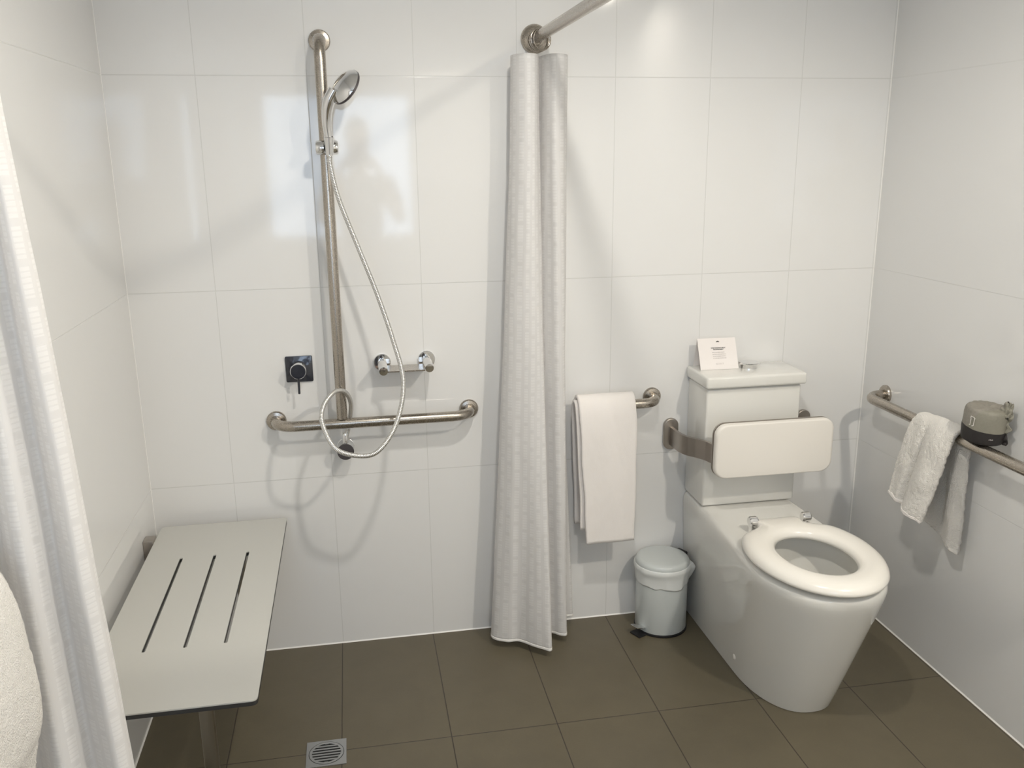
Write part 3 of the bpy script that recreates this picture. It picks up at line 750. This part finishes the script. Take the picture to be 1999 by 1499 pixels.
if nrm_.y > 0: nrm_ = -nrm_
ux = (cp(1, 0, 0) - cp(0, 0, 0)).normalized(); uz = (cp(0, 0, 1) - cp(0, 0, 0)).normalized()
def text(name, s, u, v, size, m, wx=1.0, parent=None, frame=None, bold=0.0):
    cu = bpy.data.curves.new(name, 'FONT'); cu.body = s; cu.size = size; cu.align_x = 'CENTER'; cu.align_y = 'CENTER'; cu.offset = bold; cu.resolution_u = 3
    ob = bpy.data.objects.new(name, cu); COL.objects.link(ob); bpy.context.view_layer.update()
    me = bpy.data.meshes.new_from_object(ob.evaluated_get(bpy.context.evaluated_depsgraph_get())); bpy.data.objects.remove(ob)
    O_, X_, Y_, Nn = frame
    for vv in me.vertices: vv.co = O_ + X_ * (vv.co.x * wx) + Y_ * vv.co.y + Nn * .0005
    me.materials.clear(); me.materials.append(m)
    o = bpy.data.objects.new(name, me); COL.objects.link(o); o.parent = parent; o.matrix_parent_inverse = Matrix.Translation(-base(parent)); return o
def fr(u, v): return (cp(u, 0, v) + nrm_ * .0004, ux, uz, nrm_)
text('heading_line', "WE'RE PASSIONATE ABOUT", 0, 0, .0050, M_INK, .78, t, fr(.53, .685), .00012)
text('heading_line', 'THE ENVIRONMENT', 0, 0, .0050, M_INK, .78, t, fr(.53, .635), .00012)
text('hotel_name', 'Q U E S T', 0, 0, .0062, M_INKG, 1.0, t, fr(.52, .175))
# small body print: rows of fine word strokes too small to read
bm = bmesh.new(); rnd = random.Random(5)
for row in range(4):
    O_, X_, Y_, Nn = fr(.53, .545 - row * .062); x = -.0225 + rnd.random() * .003; end = .0225 - rnd.random() * .003
    while x < end:
        wd = .0018 + rnd.random() * .0042; xx = x
        while xx < min(x + wd, end):
            h_ = .0007 + rnd.random() * .0007
            q_ = [O_ + X_ * a + Y_ * b + Nn * .0004 for a, b in ((xx, -h_), (xx + .0003, -h_), (xx + .0003, h_), (xx, h_))]
            bm.faces.new([bm.verts.new(p) for p in q_]); xx += .00065
        x += wd + .0009
finish('body_print', bm, M_INKG, t, 0, recalc=False)
bm = bmesh.new(); O_, X_, Y_, Nn = fr(.53, .865)
for a0 in range(5):
    a = PI * (.12 + .19 * a0); c_ = V((math.cos(a), math.sin(a)))
    pts = [(.0012 * c_.x - .0005 * c_.y, .0012 * c_.y + .0005 * c_.x), (.0050 * c_.x - .0011 * c_.y, .0042 * c_.y + .0011 * c_.x), (.0060 * c_.x, .0052 * c_.y), (.0050 * c_.x + .0011 * c_.y, .0042 * c_.y - .0011 * c_.x), (.0012 * c_.x + .0005 * c_.y, .0012 * c_.y - .0005 * c_.x)]
    bm.faces.new([bm.verts.new(O_ + X_ * x + Y_ * y + Nn * .0004) for x, y in pts])
finish('emblem', bm, M_INK, t, 0, recalc=False)

# ------------------------------------------------------------------ pedal bin
BX, BY = 1.364, -.098
t = thing('pedal_bin', (BX, BY, 0), 'small pale grey round pedal bin between the towel and the toilet', 'bin')
bm = bmesh.new(); lathe(bm, [(.084, .006), (.086, .010), (.086, .228), (.085, .232)], (BX, BY, 0), (0, 0, 1), 56); finish('body', bm, M_BIN, t)
bm = bmesh.new(); lathe(bm, [(.084, 0), (.0885, .001), (.0885, .007), (.085, .009)], (BX, BY, 0), (0, 0, 1), 56); finish('base_ring', bm, M_BLK, t)
bm = bmesh.new(); lathe(bm, [(.086, .236), (.0905, .239), (.0905, .244), (.088, .250), (.0845, .2545), (.078, .2565), (.072, .2575), (0, .259)], (BX, BY, 0), (0, 0, 1), 56); lidb = finish('lid', bm, M_BIN, t, 50)
# liner folded over the rim
bm = bmesh.new()
def liner(u, v):
    a = 2 * PI * u; h = [(.0862, .241), (.0925, .238), (.0935, .226), (.0885, .212), (.0872, .196), (.0868, .186)]
    i = min(int(v * 5), 4); k = v * 5 - i; r = h[i][0] + (h[i + 1][0] - h[i][0]) * k; z = h[i][1] + (h[i + 1][1] - h[i][1]) * k
    low = max(0, v - .4); r += noise.noise(V((math.cos(a) * 3, math.sin(a) * 3, z * 25))) * .0025 * (v > .05) + .0008 * (v > .3); z -= low * (.018 + .020 * noise.noise(V((math.cos(a) * 1.4, math.sin(a) * 1.4, 3))))
    if v > .85: z += noise.noise(V((a * 4, 1, 7))) * .004
    # knot of slack liner on the right
    kd = math.exp(-((((a + .30 + PI) % (2 * PI)) - PI) / .13) ** 2); r += kd * .016 * math.sin(PI * min(1, v * 1.2)); z -= kd * .012 * v
    return V((BX + r * math.cos(a), BY + r * math.sin(a), z))
grid(bm, 120, 16, liner); bmesh.ops.remove_doubles(bm, verts=bm.verts, dist=1e-5); finish('liner', bm, M_BAG, t, 180, solid=.0006)
pd = V((-.90, -.43, 0)).normalized(); pn_ = V((-pd.y, pd.x, 0)); rotm = Matrix((pd, pn_, V((0, 0, 1)))).transposed()
bm = bmesh.new(); box(bm, V((BX, BY, .003)) + pd * .098, (.042, .046, .005), .001, 1, rotm); finish('foot', bm, M_BLK, t)
bm = bmesh.new()
tilt = Matrix.Rotation(-.30, 3, 'Y'); box(bm, V((BX, BY, .030)) + pd * .104, (.040, .034, .004), .0015, 2, rotm @ tilt); finish('pedal', bm, M_CHROME, t)
bm = bmesh.new(); box(bm, V((BX, BY, .236)) - pd * .094, (.014, .040, .030), .003, 2, rotm); finish('hinge_block', bm, M_BLK, lidb)

# ------------------------------------------------------------------ wrapped toilet roll on the right rail
TX, TY, TZ = XR - .0615, -.668, .7995
t = finish  # keep name free
bm = bmesh.new(); nA, nZ = 64, 26
def roll(u, v):
    a = 2 * PI * u
    prof = [(0.0, 0), (.030, 0), (.050, .002), (.0535, .008), (.055, .040), (.0550, .075), (.0535, .090), (.048, .0965), (.030, .0975), (.012, .0955), (0, .0955)]
    i = min(int(v * 10), 9); k = v * 10 - i; r = prof[i][0] + (prof[i + 1][0] - prof[i][0]) * k; z = prof[i][1] + (prof[i + 1][1] - prof[i][1]) * k
    cr = noise.noise(V((math.cos(a) * 3, math.sin(a) * 3, z * 40))) * .0022; r += cr * (r > .02)
    if v > .6: z += noise.noise(V((r * math.cos(a) * 90, r * math.sin(a) * 90, 2))) * .006 * min(1, (v - .6) * 5)
    return V((r * math.cos(a), r * math.sin(a), z))
grid(bm, nA, nZ, roll); bmesh.ops.remove_doubles(bm, verts=bm.verts, dist=1e-5)
ro = finish('toilet_roll', bm, M_WRAP, None, 60); ro.location = (TX, TY, TZ); ro.rotation_euler = (.07, .03, 0)
T(ro, 'toilet roll in grey and black paper wrapping, resting on the right wall rail', 'toilet roll')
# twisted tuft of paper
bm = bmesh.new()
def tuft(u, v):
    a = 2 * PI * u; r = .030 * (1 - .62 * v ** 1.5); z = .080 + .040 * v
    n_ = noise.noise(V((math.cos(a) * 2.2, math.sin(a) * 2.2, v * 5))) * .006
    return V((.020 + (r * .50 + n_) * math.cos(a) + .006 * v, -.032 + (r * .72 + n_) * math.sin(a) - .012 * v, z + n_ * 1.2))
grid(bm, 40, 14, tuft); tf = finish('paper_tuft', bm, M_WRAP, None, 60, solid=.0008); tf.parent = ro
bm = bmesh.new()
def fin(u, v):
    a = -PI / 2 + .50; r = .0535 + u * (.010 + .004 * math.sin(v * 17)); z = .004 + .098 * v
    return V((r * math.cos(a) + .0015 * math.sin(v * 30), r * math.sin(a) + .002 * math.sin(v * 23), z))
grid(bm, 4, 30, fin); tf = finish('paper_flap', bm, M_WRAP, None, 60, solid=.0012); tf.parent = ro
# printed roll symbol
def rollmark(name, pts_list, m, wdt=.0009):
    bm = bmesh.new()
    for (a0, z0), (a1, z1) in pts_list:
        n = 5
        L = []
        for i in range(n + 1):
            tt = i / n; a = a0 + (a1 - a0) * tt; z = z0 + (z1 - z0) * tt; L.append((a, z))
        dz = z1 - z0; da = (a1 - a0) * .0565; ll = math.hypot(dz, da); oa, oz = -dz / ll * wdt / .0565, da / ll * wdt
        prev = None
        for a, z in L:
            pr = []
            for s_ in (-1, 1):
                aa, zz = a + s_ * oa, z + s_ * oz; pr.append(bm.verts.new((.0572 * math.cos(aa), .0572 * math.sin(aa), zz)))
            if prev: bm.faces.new((prev[0], prev[1], pr[1], pr[0]))
            prev = pr
    o = finish(name, bm, m, None, 0, recalc=False); o.parent = ro
am = PI + .30
rollmark('roll_symbol', [((am - .09, .076), (am + .10, .074)), ((am + .10, .074), (am + .10, .052)), ((am + .02, .050), (am + .10, .052)), ((am - .09, .076), (am - .09, .070)), ((am - .07, .070), (am - .07, .053)), ((am - .13, .052), (am - .05, .052)), ((am + .08, .074), (am + .14, .071))], M_INKW)
rollmark('brand_print', [((am + .86, .022), (am + .90, .022)), ((am + .92, .024), (am + .96, .021)), ((am + .98, .022), (am + 1.05, .023))], M_INKG, .0012)

# ------------------------------------------------------------------ the photographer, seen only as a reflection in the tiles
M_SKIN = mat('skin', (0.55, 0.36, 0.27), 0.5); M_SHIRT = mat('dark_shirt', (0.10, 0.11, 0.14), 0.85); M_TROU = mat('dark_trousers', (0.03, 0.035, 0.05), 0.85); M_HAIR = mat('dark_hair', (0.03, 0.022, 0.016), 0.6)
PX, PY = .47, -3.06
person = thing('person', (PX, PY, 0), 'standing person in dark clothes holding up a phone, faintly reflected in the wall tiles', 'person')
def skin(name, chains, m, parent, sub=2):
    """chains: lists of (x, y, z, rx, ry); the first vertex of the first chain is the root; later chains may start at an existing point"""
    vs, es, rad, idx = [], [], [], {}
    for ch in chains:
        prev = None
        for x, y, z, ra, rb in ch:
            k = (round(x, 4), round(y, 4), round(z, 4))
            if k not in idx: idx[k] = len(vs); vs.append((PX + x, PY + y, z)); rad.append((ra, rb))
            if prev is not None: es.append((prev, idx[k]))
            prev = idx[k]
    me = bpy.data.meshes.new(name); me.from_pydata(vs, es, []); me.materials.append(m)
    o = bpy.data.objects.new(name, me); COL.objects.link(o)
    me.attributes.new('dummy', 'FLOAT', 'POINT')
    bmx = bmesh.new(); bmx.from_mesh(me); lay = bmx.verts.layers.skin.verify()
    bmx.verts.ensure_lookup_table()
    for i, v in enumerate(bmx.verts): v[lay].radius = rad[i]; v[lay].use_root = (i == 0)
    bmx.to_mesh(me); bmx.free()
    md = o.modifiers.new('skin', 'SKIN'); md.use_smooth_shade = True
    sd = o.modifiers.new('sub', 'SUBSURF'); sd.levels = sub; sd.render_levels = sub
    o.parent = parent; o.matrix_parent_inverse = Matrix.Translation(-base(parent))
    return o
def sym(ch, s): return [(x * s, y, z, a, b) for x, y, z, a, b in ch]
pel = (0, 0, .93, .145, .10)
torso = [pel, (0, 0, 1.05, .125, .09), (0, -.01, 1.22, .145, .10), (0, -.01, 1.36, .155, .095), (0, 0, 1.44, .075, .065), (0, .015, 1.49, .052, .052), (0, .03, 1.55, .060, .065), (0, .035, 1.62, .078, .095), (0, .03, 1.69, .078, .095), (0, .02, 1.74, .055, .065)]
leg = [pel, (.10, 0, .86, .095, .095), (.11, .005, .50, .062, .064), (.115, -.01, .12, .042, .045), (.12, .07, .035, .040, .030), (.125, .15, .028, .034, .024)]
HZ = 1.50
arm = [(0, -.01, 1.36, .155, .095), (.175, -.01, 1.385, .058, .058), (.245, .05, 1.16, .044, .044), (.16, .20, 1.34, .035, .033), (.115, .285, 1.475, .026, .022), (.088, .315, 1.515, .030, .016)]
chains = [torso, leg, sym(leg, -1), arm, sym(arm, -1)]
fing = []
for s in (-1, 1):
    b_ = (.088 * s, .315, 1.515, .030, .016)
    for k, (dz, ln_) in enumerate(((.026, .9), (.009, 1.0), (-.008, .95), (-.024, .78))):
        fing.append([b_, (.080 * s, .335, 1.520 + dz, .0090, .0088), ((.080 - .012) * s, .335 + .030 * ln_, 1.522 + dz, .0084, .0082), ((.080 - .030 * ln_) * s, .338 + .034 * ln_, 1.523 + dz, .0072, .0070)])
    fing.append([b_, (.078 * s, .305, 1.545, .0105, .010), (.060 * s, .318, 1.556, .0092, .009), (.045 * s, .326, 1.560, .008, .0078)])
skin('body', chains + fing, M_SKIN, person)
skin('shirt', [[(0, 0, .90, .158, .113), (0, 0, 1.05, .140, .104), (0, -.01, 1.22, .158, .113), (0, -.01, 1.36, .166, .106), (0, 0, 1.43, .085, .075)],
               [(0, -.01, 1.36, .166, .106), (.175, -.01, 1.385, .070, .070), (.232, .036, 1.205, .058, .058)], [(0, -.01, 1.36, .166, .106), (-.175, -.01, 1.385, .070, .070), (-.232, .036, 1.205, .058, .058)]], M_SHIRT, person)
tl = [(0, 0, .95, .152, .108), (.10, 0, .86, .106, .106), (.11, .005, .50, .078, .080), (.115, -.01, .10, .062, .066)]
skin('trousers', [tl, sym(tl, -1)], M_TROU, person)
skin('hair', [[(0, .0, 1.60, .070, .070), (0, -.005, 1.68, .086, .090), (0, .01, 1.745, .076, .088), (0, .035, 1.765, .055, .060)]], M_HAIR, person)
for s in (-1, 1):
    bm = bmesh.new(); lathe(bm, [(0, -.004), (.010, 0), (.006, .006), (0, .007)], (PX + .030 * s, PY + .122, 1.655), (0, 1, 0), 16); finish('eye', bm, M_SIL, person)
    skin('shoe', [[(.116 * s, -.03, .055, .050, .050), (.12 * s, .06, .040, .050, .038), (.126 * s, .16, .032, .044, .030), (.128 * s, .20, .030, .032, .024)]], M_TROU, person)
phone = thing('phone', (PX - .02, PY + .345, 1.53), 'flat dark phone held up in both hands of the person', 'phone')
bm = bmesh.new(); slab(bm, roundrect(.140, .068, .010, 6), lambda u, v, d: V((PX - .0 + u, PY + .331 + d, 1.524 + v)), .0075, .0015, 2); finish('case', bm, M_BLK, phone)
